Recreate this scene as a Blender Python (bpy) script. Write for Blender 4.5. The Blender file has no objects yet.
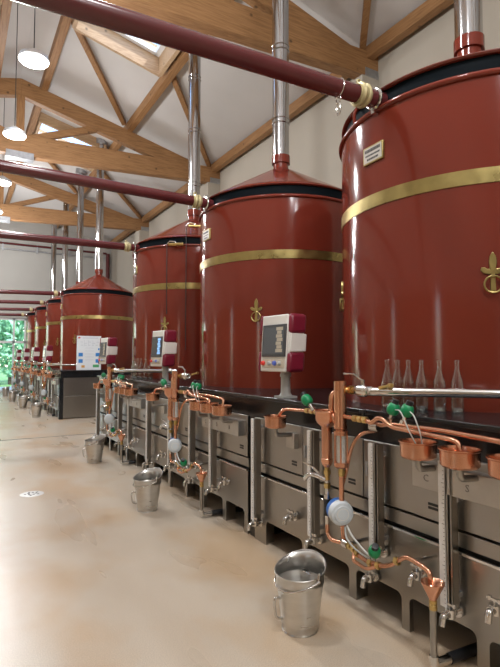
import bpy, math, random
from mathutils import Vector, Matrix
random.seed(7)
SC = bpy.context.scene
COL = SC.collection
PI = math.pi

# ------------------------------------------------------------------ materials
def new_mat(name):
    m = bpy.data.materials.new(name); m.use_nodes = True
    nt = m.node_tree; nt.nodes.clear()
    out = nt.nodes.new('ShaderNodeOutputMaterial')
    return m, nt, out

def pbr(name, col, rough=0.5, metal=0.0, var=0.0, vscale=6.0, stretch=(1, 1, 1), rvar=0.0, bump=0.0, bscale=40.0, coat=0.0, spec=0.5, emis=None, estr=0.0):
    m, nt, out = new_mat(name)
    b = nt.nodes.new('ShaderNodeBsdfPrincipled')
    nt.links.new(b.outputs[0], out.inputs[0])
    b.inputs['Base Color'].default_value = (*col, 1)
    b.inputs['Roughness'].default_value = rough
    b.inputs['Metallic'].default_value = metal
    b.inputs['Coat Weight'].default_value = coat
    b.inputs['Coat Roughness'].default_value = 0.05
    b.inputs['Specular IOR Level'].default_value = spec
    if emis:
        b.inputs['Emission Color'].default_value = (*emis, 1)
        b.inputs['Emission Strength'].default_value = estr
    tc = nt.nodes.new('ShaderNodeTexCoord')
    mp = nt.nodes.new('ShaderNodeMapping'); mp.inputs['Scale'].default_value = stretch
    nt.links.new(tc.outputs['Object'], mp.inputs[0])
    n = nt.nodes.new('ShaderNodeTexNoise'); n.inputs['Scale'].default_value = vscale; n.inputs['Detail'].default_value = 4
    nt.links.new(mp.outputs[0], n.inputs['Vector'])
    if var > 0:
        mr = nt.nodes.new('ShaderNodeMapRange')
        mr.inputs[1].default_value = 0.3; mr.inputs[2].default_value = 0.7
        mr.inputs[3].default_value = 1 - var; mr.inputs[4].default_value = 1 + var
        nt.links.new(n.outputs[0], mr.inputs[0])
        vm = nt.nodes.new('ShaderNodeVectorMath'); vm.operation = 'SCALE'
        vm.inputs[0].default_value = col
        nt.links.new(mr.outputs[0], vm.inputs['Scale'])
        nt.links.new(vm.outputs[0], b.inputs['Base Color'])
    if rvar > 0:
        mr = nt.nodes.new('ShaderNodeMapRange')
        mr.inputs[1].default_value = 0.3; mr.inputs[2].default_value = 0.7
        mr.inputs[3].default_value = max(0.02, rough - rvar); mr.inputs[4].default_value = rough + rvar
        nt.links.new(n.outputs[0], mr.inputs[0]); nt.links.new(mr.outputs[0], b.inputs['Roughness'])
    if bump > 0:
        n2 = nt.nodes.new('ShaderNodeTexNoise'); n2.inputs['Scale'].default_value = bscale; n2.inputs['Detail'].default_value = 3
        nt.links.new(mp.outputs[0], n2.inputs['Vector'])
        bp = nt.nodes.new('ShaderNodeBump'); bp.inputs['Strength'].default_value = bump; bp.inputs['Distance'].default_value = 0.01
        nt.links.new(n2.outputs[0], bp.inputs['Height']); nt.links.new(bp.outputs[0], b.inputs['Normal'])
    return m

def wood_mat(name, stretch, base=(0.36, 0.19, 0.078), dark=(0.235, 0.115, 0.042)):
    m, nt, out = new_mat(name)
    b = nt.nodes.new('ShaderNodeBsdfPrincipled'); nt.links.new(b.outputs[0], out.inputs[0])
    b.inputs['Roughness'].default_value = 0.6
    tc = nt.nodes.new('ShaderNodeTexCoord')
    mp = nt.nodes.new('ShaderNodeMapping'); mp.inputs['Scale'].default_value = stretch
    nt.links.new(tc.outputs['Object'], mp.inputs[0])
    n = nt.nodes.new('ShaderNodeTexNoise'); n.inputs['Scale'].default_value = 5; n.inputs['Detail'].default_value = 6; n.inputs['Distortion'].default_value = 0.6
    nt.links.new(mp.outputs[0], n.inputs['Vector'])
    r = nt.nodes.new('ShaderNodeValToRGB')
    r.color_ramp.elements[0].position = 0.32; r.color_ramp.elements[0].color = (*dark, 1)
    r.color_ramp.elements[1].position = 0.62; r.color_ramp.elements[1].color = (*base, 1)
    nt.links.new(n.outputs[0], r.inputs[0])
    # knots
    v = nt.nodes.new('ShaderNodeTexVoronoi'); v.inputs['Scale'].default_value = 3.4
    nt.links.new(tc.outputs['Object'], v.inputs['Vector'])
    kr = nt.nodes.new('ShaderNodeMapRange'); kr.inputs[1].default_value = 0.05; kr.inputs[2].default_value = 0.13; kr.inputs[3].default_value = 0.35; kr.inputs[4].default_value = 1.0
    nt.links.new(v.outputs['Distance'], kr.inputs[0])
    vm = nt.nodes.new('ShaderNodeVectorMath'); vm.operation = 'SCALE'
    nt.links.new(r.outputs[0], vm.inputs[0]); nt.links.new(kr.outputs[0], vm.inputs['Scale'])
    nt.links.new(vm.outputs[0], b.inputs['Base Color'])
    return m

def glass_mat(name, tint=(1, 1, 1), base=0.06, edge=0.75, blend=0.35):
    m, nt, out = new_mat(name)
    t = nt.nodes.new('ShaderNodeBsdfTransparent'); t.inputs[0].default_value = (*tint, 1)
    g = nt.nodes.new('ShaderNodeBsdfGlossy'); g.inputs['Roughness'].default_value = 0.03; g.inputs[0].default_value = (1, 1, 1, 1)
    lw = nt.nodes.new('ShaderNodeLayerWeight'); lw.inputs[0].default_value = blend
    mr = nt.nodes.new('ShaderNodeMapRange'); mr.inputs[3].default_value = base; mr.inputs[4].default_value = edge
    nt.links.new(lw.outputs['Facing'], mr.inputs[0])
    mx = nt.nodes.new('ShaderNodeMixShader')
    nt.links.new(mr.outputs[0], mx.inputs[0]); nt.links.new(t.outputs[0], mx.inputs[1]); nt.links.new(g.outputs[0], mx.inputs[2])
    nt.links.new(mx.outputs[0], out.inputs[0])
    return m

def floor_mat():
    m, nt, out = new_mat('resin_floor')
    b = nt.nodes.new('ShaderNodeBsdfPrincipled'); nt.links.new(b.outputs[0], out.inputs[0])
    tc = nt.nodes.new('ShaderNodeTexCoord')
    def noise(scale, detail, st=(1, 1, 1)):
        mp = nt.nodes.new('ShaderNodeMapping'); mp.inputs['Scale'].default_value = st
        nt.links.new(tc.outputs['Object'], mp.inputs[0])
        n = nt.nodes.new('ShaderNodeTexNoise'); n.inputs['Scale'].default_value = scale; n.inputs['Detail'].default_value = detail
        nt.links.new(mp.outputs[0], n.inputs['Vector']); return n
    big = noise(1.3, 4, (1, 0.8, 1)); mid = noise(1.6, 2.2, (1.6, .45, 1)); fine = noise(170, 2)
    def ramp(n, p0, c0, p1, c1):
        r = nt.nodes.new('ShaderNodeValToRGB')
        r.color_ramp.elements[0].position = p0; r.color_ramp.elements[0].color = (*c0, 1)
        r.color_ramp.elements[1].position = p1; r.color_ramp.elements[1].color = (*c1, 1)
        nt.links.new(n.outputs[0], r.inputs[0]); return r
    r1 = ramp(big, 0.36, (0.53, 0.395, 0.26), 0.54, (0.565, 0.49, 0.395))
    r2 = ramp(mid, 0.25, (0.92, 0.89, 0.86), 0.75, (1.05, 1.05, 1.055))
    r3 = ramp(fine, 0.35, (0.84, 0.84, 0.84), 0.65, (1.10, 1.10, 1.10))
    def mul(a, c):
        v = nt.nodes.new('ShaderNodeVectorMath'); v.operation = 'MULTIPLY'
        nt.links.new(a.outputs[0], v.inputs[0]); nt.links.new(c.outputs[0], v.inputs[1]); return v
    c = mul(mul(r1, r2), r3)
    nt.links.new(c.outputs[0], b.inputs['Base Color'])
    mr = nt.nodes.new('ShaderNodeMapRange'); mr.inputs[1].default_value = .35; mr.inputs[2].default_value = .65
    mr.inputs[3].default_value = 0.27; mr.inputs[4].default_value = 0.36
    nt.links.new(mid.outputs[0], mr.inputs[0]); nt.links.new(mr.outputs[0], b.inputs['Roughness'])
    bp = nt.nodes.new('ShaderNodeBump'); bp.inputs['Strength'].default_value = 0.12; bp.inputs['Distance'].default_value = 0.004
    nt.links.new(fine.outputs[0], bp.inputs['Height']); nt.links.new(bp.outputs[0], b.inputs['Normal'])
    return m

M = {}
M['red'] = pbr('red_lacquer', (0.165, 0.026, 0.015), 0.12, var=0.07, vscale=2.0, stretch=(1, 1, .3), spec=0.45)
M['pipe_red'] = pbr('dark_red_pipe_paint', (0.105, 0.022, 0.024), 0.22, var=0.06, vscale=3)
M['black'] = pbr('black_lacquer', (0.012, 0.013, 0.015), 0.22, var=0.2, vscale=3)
M['seal'] = pbr('black_lid_seal', (0.005, 0.008, 0.011), 0.6, spec=0.06)
M['brass'] = pbr('brass', (0.43, 0.345, 0.14), 0.33, 1.0, var=0.14, vscale=9, rvar=0.08)
M['brass_fit'] = pbr('brass_fitting', (0.62, 0.44, 0.17), 0.28, 1.0, var=0.2, vscale=30)
M['copper'] = pbr('copper', (0.74, 0.385, 0.25), 0.24, 1.0, var=0.07, vscale=9, stretch=(1, 1, .15))
M['steel'] = pbr('brushed_steel', (0.37, 0.352, 0.325), 0.30, 1.0, var=0.035, vscale=1.6, stretch=(1, 1, 1.5), rvar=0.02)
M['plate_steel'] = pbr('matt_plate_steel', (0.50, 0.475, 0.44), 0.42, 1.0, var=0.08, vscale=9)
M['chrome'] = pbr('polished_steel', (0.68, 0.67, 0.65), 0.16, 1.0, var=0.06, vscale=8)
M['bucket'] = pbr('bucket_steel', (0.60, 0.59, 0.565), 0.31, 1.0, var=0.08, vscale=6, stretch=(1, 1, 4), rvar=0.05)
M['flue'] = pbr('flue_steel', (0.46, 0.46, 0.47), 0.13, 1.0, var=0.06, vscale=4)
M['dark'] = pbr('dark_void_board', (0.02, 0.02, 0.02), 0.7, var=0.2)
M['white'] = pbr('white_plastic', (0.74, 0.73, 0.69), 0.4, var=0.03)
M['grey'] = pbr('grey_enamel', (0.42, 0.43, 0.42), 0.45, var=0.04)
M['maroon'] = pbr('maroon_plastic', (0.19, 0.012, 0.032), 0.35, var=0.05)
M['beige'] = pbr('beige_plastic', (0.55, 0.49, 0.40), 0.45, var=0.03)
M['bezel'] = pbr('screen_bezel', (0.06, 0.065, 0.07), 0.35)
M['screen'] = pbr('screen_glass', (0.05, 0.055, 0.06), 0.12, emis=(0.10, 0.11, 0.115), estr=0.35)
M['screen_lit'] = pbr('screen_diagram', (0.22, 0.19, 0.15), 0.2, emis=(0.42, 0.36, 0.27), estr=0.45)
M['screen_blue'] = pbr('screen_blue_page', (0.2, 0.4, 0.7), 0.2, emis=(0.25, 0.5, 0.9), estr=0.8)
M['btn_red'] = pbr('red_button', (0.75, 0.04, 0.03), 0.3)
M['btn_blue'] = pbr('blue_button', (0.10, 0.15, 0.55), 0.3)
M['btn_black'] = pbr('black_plastic', (0.015, 0.015, 0.017), 0.4)
M['green'] = pbr('green_plastic', (0.0, 0.24, 0.085), 0.35, var=0.08, vscale=20)
M['blue'] = pbr('blue_enamel', (0.03, 0.16, 0.55), 0.35)
M['meter'] = pbr('pale_meter_case', (0.62, 0.68, 0.72), 0.35, var=0.04)
M['tick'] = pbr('scale_mark_ink', (0.2, 0.18, 0.17), 0.6)
M['ruler'] = pbr('white_scale_strip', (0.80, 0.79, 0.77), 0.35, var=0.05, vscale=30)
M['hose'] = pbr('pale_hose', (0.5, 0.52, 0.5), 0.3)
M['cable'] = pbr('black_cable', (0.02, 0.02, 0.02), 0.5)
M['plate'] = pbr('nameplate_metal', (0.50, 0.47, 0.43), 0.4, 0.6)
M['plate_ink'] = pbr('nameplate_ink', (0.035, 0.03, 0.03), 0.5)
M['glass'] = glass_mat('clear_glass', (0.96, 0.975, 0.975), 0.03, 0.8, 0.25)
M['glass_base'] = glass_mat('thick_glass_base', (0.9, 0.95, 0.95), 0.25, 0.7)
M['pane'] = glass_mat('window_pane', (0.96, 0.98, 0.99), 0.04, 0.5)
M['wall'] = pbr('cream_plaster', (0.45, 0.41, 0.345), 0.85, var=0.03, vscale=1.2, bump=0.05, bscale=60)
M['wall_end'] = pbr('grey_cream_plaster', (0.44, 0.43, 0.40), 0.85, var=0.03, vscale=1.2)
M['ceil'] = pbr('white_ceiling', (0.58, 0.56, 0.54), 0.85, var=0.02, vscale=1.5)
M['wood_x'] = wood_mat('glulam_across', (0.6, 6, 9))
M['wood_y'] = wood_mat('glulam_along', (9, .6, 9))
M['wood_z'] = wood_mat('glulam_upright', (9, 9, .6))
M['wood_pale'] = wood_mat('pale_skylight_timber', (.8, 9, 9), (0.5, 0.345, 0.205), (0.38, 0.24, 0.125))
M['panel_wood'] = wood_mat('wall_boarding', (6, 6, .3), (0.62, 0.38, 0.20), (0.45, 0.26, 0.12))
M['panel_dark'] = wood_mat('dark_boarding', (6, 6, .3), (0.10, 0.05, 0.03), (0.06, 0.03, 0.015))
M['frame'] = pbr('white_window_frame', (0.75, 0.76, 0.76), 0.5, var=0.02)
M['galv'] = pbr('galvanised_steel', (0.45, 0.46, 0.48), 0.45, 0.9, var=0.15, vscale=12)
M['floor'] = floor_mat()
M['groove'] = pbr('floor_joint_seal', (0.12, 0.11, 0.10), 0.6)
M['galv_pale'] = pbr('pale_worn_metal', (0.72, 0.72, 0.70), 0.5, 0.3, var=0.1, vscale=40)
M['lamp'] = pbr('lamp_diffuser', (0.9, 0.9, 0.88), 0.4, emis=(1.0, 0.98, 0.93), estr=22.0)
M['lamp_case'] = pbr('lamp_housing', (0.55, 0.56, 0.57), 0.4, 0.5)
M['leaf'] = pbr('tree_leaves', (0.42, 0.66, 0.30), 0.6, var=0.35, vscale=2.5)
M['leaf_b'] = pbr('tree_leaves_blue_green', (0.32, 0.64, 0.38), 0.6, var=0.35, vscale=2.5)
M['bark'] = pbr('tree_bark', (0.12, 0.08, 0.05), 0.8, var=0.3)
M['lawn'] = pbr('outdoor_lawn', (0.18, 0.34, 0.10), 0.9, var=0.25, vscale=1.5)
M['paving'] = pbr('pale_paving', (0.68, 0.66, 0.62), 0.8, var=0.06)
M['paper'] = pbr('poster_white', (0.74, 0.79, 0.84), 0.5, var=0.02)
M['ink_blue'] = pbr('poster_blue', (0.03, 0.22, 0.62), 0.5)
M['ink_green'] = pbr('poster_green', (0.06, 0.36, 0.14), 0.5)
M['ink_orange'] = pbr('poster_orange', (0.62, 0.33, 0.07), 0.5)
M['ink_red'] = pbr('poster_red', (0.5, 0.03, 0.05), 0.5)
M['ink_grey'] = pbr('poster_grey', (0.48, 0.53, 0.60), 0.5)
M['rope'] = pbr('yellowed_brass_wrap', (0.50, 0.43, 0.24), 0.42, 0.35, var=0.2, vscale=20)

# ------------------------------------------------------------------ mesh builder
def frame_of(d):
    d = Vector(d).normalized()
    a = Vector((0, 0, 1)) if abs(d.z) < 0.9 else Vector((1, 0, 0))
    u = d.cross(a).normalized(); v = d.cross(u).normalized()
    return u, v, d

def fillet(pts, rad, n=5):
    pts = [Vector(p) for p in pts]
    if len(pts) < 3: return pts
    out = [pts[0]]
    for i in range(1, len(pts) - 1):
        a, b, c = pts[i - 1], pts[i], pts[i + 1]
        la, lc = (a - b).length, (c - b).length
        r = min(rad, la * .48, lc * .48)
        p0 = b + (a - b).normalized() * r; p1 = b + (c - b).normalized() * r
        for k in range(n + 1):
            t = k / n
            out.append(p0 * (1 - t) ** 2 + b * 2 * t * (1 - t) + p1 * t * t)
    out.append(pts[-1]); return out

class MB:
    def __init__(s): s.v = []; s.f = []; s.sm = []
    def add(s, vs, fs, smooth=False):
        o = len(s.v); s.v += [Vector(x) for x in vs]
        for f in fs: s.f.append([i + o for i in f]); s.sm.append(smooth)
        return s
    def box(s, x0, x1, y0, y1, z0, z1):
        vs = [(x0, y0, z0), (x1, y0, z0), (x1, y1, z0), (x0, y1, z0), (x0, y0, z1), (x1, y0, z1), (x1, y1, z1), (x0, y1, z1)]
        return s.add(vs, [(3, 2, 1, 0), (4, 5, 6, 7), (0, 1, 5, 4), (1, 2, 6, 5), (2, 3, 7, 6), (3, 0, 4, 7)])
    def beam(s, a, b, w, h, up=(0, 0, 1)):
        """rectangular bar from a to b: w across, h along up"""
        a, b = Vector(a), Vector(b); d = (b - a).normalized()
        side = d.cross(Vector(up)).normalized(); u = side.cross(d).normalized()
        vs = []
        for p in (a, b):
            for sx, su in ((-1, -1), (1, -1), (1, 1), (-1, 1)): vs.append(p + side * sx * w / 2 + u * su * h / 2)
        return s.add(vs, [(0, 1, 2, 3), (7, 6, 5, 4), (0, 4, 5, 1), (1, 5, 6, 2), (2, 6, 7, 3), (3, 7, 4, 0)])
    def tube(s, pts, r, n=12, closed=False, cap=True):
        pts = [Vector(p) for p in pts]; N = len(pts)
        rs = r if isinstance(r, (list, tuple)) else [r] * N
        t0 = (pts[1] - pts[0]).normalized(); u, v, _ = frame_of(t0)
        vs = []
        for i, p in enumerate(pts):
            if closed: t = (pts[(i + 1) % N] - pts[i - 1]).normalized()
            elif i == 0: t = t0
            elif i == N - 1: t = (pts[-1] - pts[-2]).normalized()
            else: t = ((pts[i + 1] - p).normalized() + (p - pts[i - 1]).normalized()).normalized()
            u = (u - t * u.dot(t)).normalized(); v = t.cross(u)
            for k in range(n):
                a = 2 * PI * k / n; vs.append(p + (u * math.cos(a) + v * math.sin(a)) * rs[i])
        fs = []
        for i in range(N if closed else N - 1):
            j = (i + 1) % N
            for k in range(n):
                l = (k + 1) % n; fs.append((i * n + k, i * n + l, j * n + l, j * n + k))
        s.add(vs, fs, True)
        if cap and not closed:
            s.add(vs[:n], [tuple(range(n - 1, -1, -1))]); s.add(vs[-n:], [tuple(range(n))])
        return s
    def lathe(s, prof, o=(0, 0, 0), axis=(0, 0, 1), n=24, arc=None, smooth=True):
        u, v, d = frame_of(axis); o = Vector(o)
        if tuple(axis) == (0, 0, 1): u, v = Vector((1, 0, 0)), Vector((0, 1, 0))
        a0, a1 = arc or (0, 2 * PI); full = arc is None
        m = n if full else n + 1; vs = []
        for (r, z) in prof:
            for k in range(m):
                a = a0 + (a1 - a0) * k / n
                vs.append(o + (u * math.cos(a) + v * math.sin(a)) * r + d * z)
        fs = []
        for i in range(len(prof) - 1):
            for k in range(n):
                l = (k + 1) % m if full else k + 1
                fs.append((i * m + k, i * m + l, (i + 1) * m + l, (i + 1) * m + k))
        return s.add(vs, fs, smooth)
    def cyl(s, a, b, r, n=16, r2=None):
        a, b = Vector(a), Vector(b); L = (b - a).length; r2 = r if r2 is None else r2
        return s.lathe([(0, 0), (r, 0), (r2, L), (0, L)], a, tuple((b - a).normalized()), n)
    def torus(s, o, R, r, axis=(0, 0, 1), n=24, m=8):
        u, v, d = frame_of(axis); o = Vector(o)
        return s.tube([o + (u * math.cos(2 * PI * k / n) + v * math.sin(2 * PI * k / n)) * R for k in range(n)], r, m, closed=True)
    def prism(s, poly, t0, t1, to3):
        """poly: 2-D outline, to3(a, b, t) -> 3-D"""
        n = len(poly)
        vs = [to3(a, b, t0) for a, b in poly] + [to3(a, b, t1) for a, b in poly]
        fs = [tuple(range(n - 1, -1, -1)), tuple(range(n, 2 * n))]
        for i in range(n): fs.append((i, (i + 1) % n, n + (i + 1) % n, n + i))
        return s.add(vs, fs)
    def mesh(s, name, mat, origin=(0, 0, 0), sharp=38):
        o = Vector(origin); me = bpy.data.meshes.new(name)
        me.from_pydata([tuple(v - o) for v in s.v], [], s.f)
        me.polygons.foreach_set('use_smooth', s.sm)
        me.materials.append(mat if not isinstance(mat, str) else M[mat])
        me.validate(); me.update()
        import bmesh
        bm = bmesh.new(); bm.from_mesh(me)
        bmesh.ops.remove_doubles(bm, verts=bm.verts, dist=1e-5)
        bmesh.ops.recalc_face_normals(bm, faces=bm.faces); bm.to_mesh(me); bm.free()
        me.set_sharp_from_angle(angle=math.radians(sharp))
        return me

def wpos(o):
    p = Vector(o.location)
    while o.parent: o = o.parent; p = p + Vector(o.location)
    return p

def root(name, label, cat, loc, group=None):
    o = bpy.data.objects.new(name, None); COL.objects.link(o); o.location = loc; o.empty_display_size = 0.1
    o['label'] = label; o['category'] = cat
    if group: o['group'] = group
    return o

def part(name, mb, mat, parent, bevel=0.0, sharp=38, label=None):
    o = bpy.data.objects.new(name, mb.mesh(name, mat, wpos(parent), sharp)); COL.objects.link(o)
    o.parent = parent
    if bevel:
        b = o.modifiers.new('edge', 'BEVEL'); b.width = bevel; b.segments = 2; b.limit_method = 'ANGLE'; b.angle_limit = math.radians(40)
    if label: o['label'] = label
    return o

def single(name, mb, mat, label, cat, loc, group=None, bevel=0.0, sharp=38):
    o = bpy.data.objects.new(name, mb.mesh(name, mat, loc, sharp)); COL.objects.link(o); o.location = loc
    o['label'] = label; o['category'] = cat
    if group: o['group'] = group
    if bevel:
        b = o.modifiers.new('edge', 'BEVEL'); b.width = bevel; b.segments = 2; b.limit_method = 'ANGLE'; b.angle_limit = math.radians(40)
    return o

def struct(name, mb, mat, parent=None):
    o = bpy.data.objects.new(name, mb.mesh(name, mat, wpos(parent) if parent else (0, 0, 0))); COL.objects.link(o)
    if parent: o.parent = parent
    else: o['kind'] = 'structure'
    return o

def kids(o): return [c for c in bpy.data.objects if c.parent == o]

def copy_tree(o, parent=None):
    c = o.copy(); COL.objects.link(c); c.parent = parent
    for ch in kids(o): copy_tree(ch, c)
    return c

def text_mb(s, size, depth, o, ux, uy):
    """lettering laid on the plane spanned by ux, uy at o"""
    cu = bpy.data.curves.new('lettering', 'FONT'); cu.body = s; cu.size = size; cu.extrude = depth; cu.align_x = 'CENTER'; cu.align_y = 'CENTER'; cu.resolution_u = 2
    ob = bpy.data.objects.new('lettering', cu); COL.objects.link(ob)
    bpy.context.view_layer.update()
    me = bpy.data.meshes.new_from_object(ob.evaluated_get(bpy.context.evaluated_depsgraph_get()))
    ux, uy = Vector(ux), Vector(uy); un = ux.cross(uy); mb = MB(); o = Vector(o)
    mb.add([o + ux * v.co.x + uy * v.co.y + un * v.co.z for v in me.vertices], [list(p.vertices) for p in me.polygons])
    bpy.data.objects.remove(ob); bpy.data.curves.remove(cu); bpy.data.meshes.remove(me)
    return mb

# ------------------------------------------------------------------ layout (metres; +Y runs along the row, +X from aisle into the stills)
AX, R = 3.398, 0.99
VY = [2.383, 5.011, 7.640, 14.20, 16.83, 19.46, 22.09]
WX, LX, Y0, Y1 = 6.36, -4.10, -6.0, 24.15
RX = 1.14                                    # ridge
def ceil_z(x): return 8.27 - 0.25 * abs(x - RX)
CT = 1.185                                   # worktop height
FX = 2.1645                                  # cabinet front
ORD = ['first', 'second', 'third', 'fourth', 'fifth', 'sixth', 'seventh']
def sname(k): return ORD[k] + ' still from the front'

# ------------------------------------------------------------------ setting
struct('floor', MB().box(LX - .2, WX + .2, Y0 - .2, Y1 + .2, -0.1, 0), 'floor')
struct('wall_right', MB().box(WX, WX + .25, Y0, Y1, 0, 7.3), 'wall')
LW = [(.8, 1.35), (6.0, 6.55), (11.2, 11.75)]  # unseen left-wall windows, added for daylight and streaks reflected in the vats
lw = MB(); lw.box(LX - .25, LX, Y0, Y1, 2.75, 7.3); yy = Y0
for a, b in LW: lw.box(LX - .25, LX, yy, a, 0, 2.75); yy = b
lw.box(LX - .25, LX, yy, Y1, 0, 2.75)
struct('wall_left', lw, 'wall')
for i, (a, b) in enumerate(LW):
    m = MB()
    for y in (a + .04, b - .04): m.box(LX - .16, LX - .08, y - .04, y + .04, 0, 2.75)
    for z in (.05, .9, 2.70): m.box(LX - .16, LX - .08, a + .08, b - .08, z - .05, z + .05)
    w_ = struct('window_%d' % (i + 5), m, 'frame')
    struct('window_pane', MB().box(LX - .125, LX - .115, a + .05, b - .05, .05, 2.7), 'pane', w_)
struct('lawn_left', MB().box(-40, LX - .25, Y0 - 8, Y1 + 6, -.12, -.02), 'lawn')  # unseen lawn outside the added windows, green to dim their reflections
struct('wall_near', MB().box(LX - .25, WX + .25, Y0 - .25, Y0, 0, 9), 'wall')
# end wall with glazed opening
WXA, WXB, WZ = -3.4, 2.62, 3.24
ew = MB()
ew.box(LX - .25, WXA, Y1, Y1 + .3, 0, 9); ew.box(WXB, WX + .25, Y1, Y1 + .3, 0, 9); ew.box(WXA, WXB, Y1, Y1 + .3, WZ, 9)
struct('wall_end', ew, 'wall_end')
# unseen aisle-side boarding, pale and dark boards added for streaks reflected in the vats
bd, be = MB(), MB()
for (a, b) in zip([Y0] + [q[1] for q in LW], [q[0] for q in LW] + [Y1]):
    n = max(1, round((b - a - .1) / .62)); w_ = (b - a - .1) / n
    for i in range(n):
        y = a + .05 + i * w_
        bd.box(LX, LX + .03, y, y + w_ * .52, 0, 2.75); be.box(LX, LX + .022, y + w_ * .54, y + w_ * .98, 0, 2.75)
struct('trim_1', bd, 'panel_wood'); struct('trim_3', be, 'panel_dark')
# right-wall pilasters under the trusses
TY = [6.38, 12.59, 18.72]
pl = MB()
for y in TY: pl.box(5.98, WX, y - .1, y + .42, 0, 6.47)
struct('wall_right_pilasters', pl, 'wall')

# ceiling: two slopes with openings for the skylights
SKY = [(1.78, 3.52, 7.98, 9.72), (1.78, 3.52, 14.15, 15.9), (-1.2, 0.5, 7.98, 9.72)]
cm = MB()
def slab(x0, x1, y0, y1):
    vs = []
    for dz in (0, .2):
        for x, y in ((x0, y0), (x1, y0), (x1, y1), (x0, y1)): vs.append((x, y, ceil_z(x) + dz))
    cm.add(vs, [(0, 1, 2, 3), (7, 6, 5, 4), (0, 4, 5, 1), (1, 5, 6, 2), (2, 6, 7, 3), (3, 7, 4, 0)])
for side in (0, 1):
    X0, X1 = ((LX - .2, RX), (RX, WX + .2))[side]
    holes = sorted([h for h in SKY if X0 < h[0] < X1], key=lambda h: h[2])
    y = Y0 - .2
    for h in holes:
        slab(X0, X1, y, h[2]); slab(X0, h[0], h[2], h[3]); slab(h[1], X1, h[2], h[3]); y = h[3]
    slab(X0, X1, y, Y1 + .25)
struct('ceiling', cm, 'ceil')

def skylight(i, h):
    x0, x1, y0, y1 = h
    fr = MB(); zs = lambda x, d: ceil_z(x) + d
    def bar(xa, ya, xb, yb, w, d0, d1):
        # timber lining, follows the slope
        vs = []
        dx, dy = xb - xa, yb - ya; L = math.hypot(dx, dy); nx, ny = -dy / L * w / 2, dx / L * w / 2
        for d in (d0, d1):
            for x, y in ((xa + nx, ya + ny), (xb + nx, yb + ny), (xb - nx, yb - ny), (xa - nx, ya - ny)): vs.append((x, y, zs(x, d)))
        return vs, [(0, 1, 2, 3), (7, 6, 5, 4), (0, 4, 5, 1), (1, 5, 6, 2), (2, 6, 7, 3), (3, 7, 4, 0)]
    for a in ((x0, y0, x1, y0), (x0, y1, x1, y1), (x0, y0, x0, y1), (x1, y0, x1, y1)):
        fr.add(*bar(*a, .07, -.27, .34))
    w = struct('window_%d' % (i + 2), fr, 'wood_pale')
    wf = MB()
    for a in ((x0 + .08, y0 + .08, x1 - .08, y0 + .08), (x0 + .08, y1 - .08, x1 - .08, y1 - .08), (x0 + .08, y0, x0 + .08, y1), (x1 - .08, y0, x1 - .08, y1)):
        wf.add(*bar(*a, .10, .10, .2))
    struct('window_sash', wf, 'frame', w)
    pn = MB(); pn.add([(x, y, zs(x, .15)) for x, y in ((x0, y0), (x1, y0), (x1, y1), (x0, y1))], [(0, 1, 2, 3)])
    struct('window_pane', pn, 'pane', w)
for i, h in enumerate(SKY): skylight(i, h)

# end glazing
gf = MB(); yf = Y1 + .12
for x in (WXA + .03, -2.2, -.75, .70, 2.13, WXB - .03): gf.box(x - .04, x + .04, yf - .04, yf + .04, 0, WZ)
for z in (.04, 2.18, WZ - .04): gf.box(WXA, WXB, yf - .04, yf + .04, z - .05, z + .05)
gw = struct('window_1', gf, 'frame')
struct('window_pane', MB().box(WXA, WXB, yf - .006, yf + .006, .05, WZ - .05), 'pane', gw)

# floor joint and drain
struct('trim_2', MB().box(LX, 6.3, 10.05, 10.09, 0.0, 0.002), 'groove')
dr = root('floor_drain', 'round metal drain grating set in the beige floor', 'drain', (0.743, 5.98, 0))
d = MB(); d.lathe([(0.0, .003), (.118, .003), (.125, 0.0)], (0.743, 5.98, 0.001), n=32); part('grating', d, 'galv_pale', dr)
d = MB()
for k in range(10):
    a = 2 * PI * k / 10; rr = .07 if k % 2 else .04
    d.lathe([(0, 0.0055), (.014, .0055)], (0.743 + rr * math.cos(a), 5.98 + rr * math.sin(a), 0), n=10)
part('drain_hole', d, 'dark', dr)

# ------------------------------------------------------------------ roof timbers
TN = ['first', 'second', 'third']
def chord_z(x): return 6.47 - 0.052 * min(abs(WX - x), abs(x - LX))      # underside of the tie
def raf_z(x): return ceil_z(x) - 0.22                                    # top of the principal rafter
for i, y in enumerate(TY):
    lab = ['brown glulam roof truss crossing above the two front stills', 'brown glulam roof truss above the aisle, middle one of three',
           'brown glulam roof truss last along the hall, before the grey end wall'][i]
    t = root('roof_truss', lab, 'roof truss', (RX, y, 6.2), 'glulam roof trusses')
    for s in (-1, 1):
        xe = WX if s > 0 else LX
        def pr(pts, dy0, dy1):
            return MB().prism(pts, y + dy0, y + dy1, lambda a, b, q: (a, q, b))
        x0 = RX
        part('tie_beam', pr([(x0, chord_z(x0)), (xe, chord_z(xe)), (xe, chord_z(xe) + .44), (x0, chord_z(x0) + .52)], -.11, .11), 'wood_x', t, .008)
        part('rafter', pr([(RX, raf_z(RX) - .40), (xe - s * .2, raf_z(xe - s * .2) - .38), (xe - s * .2, raf_z(xe - s * .2)), (RX, raf_z(RX))], -.09, .09), 'wood_x', t, .008)
        xs = RX + s * 1.75
        part('strut', MB().beam((RX + s * .08, y, chord_z(RX) + .42), (xs, y, raf_z(xs) - .33), .12, .16), 'wood_x', t, .005)
        part('end_plate', MB().box(min(xe, xe - s * .32), max(xe, xe - s * .32), y - .112, y + .112, 6.45, 6.60), 'galv', t, .003)
    part('king_post', MB().box(RX - .085, RX + .085, y - .085, y + .085, chord_z(RX) + .3, raf_z(RX) - .3), 'wood_z', t, .005)
    part('connector_plate', MB().box(RX - .3, RX + .3, y - .115, y + .115, chord_z(RX) - .06, chord_z(RX) + .1), 'galv', t, .004)
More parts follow.
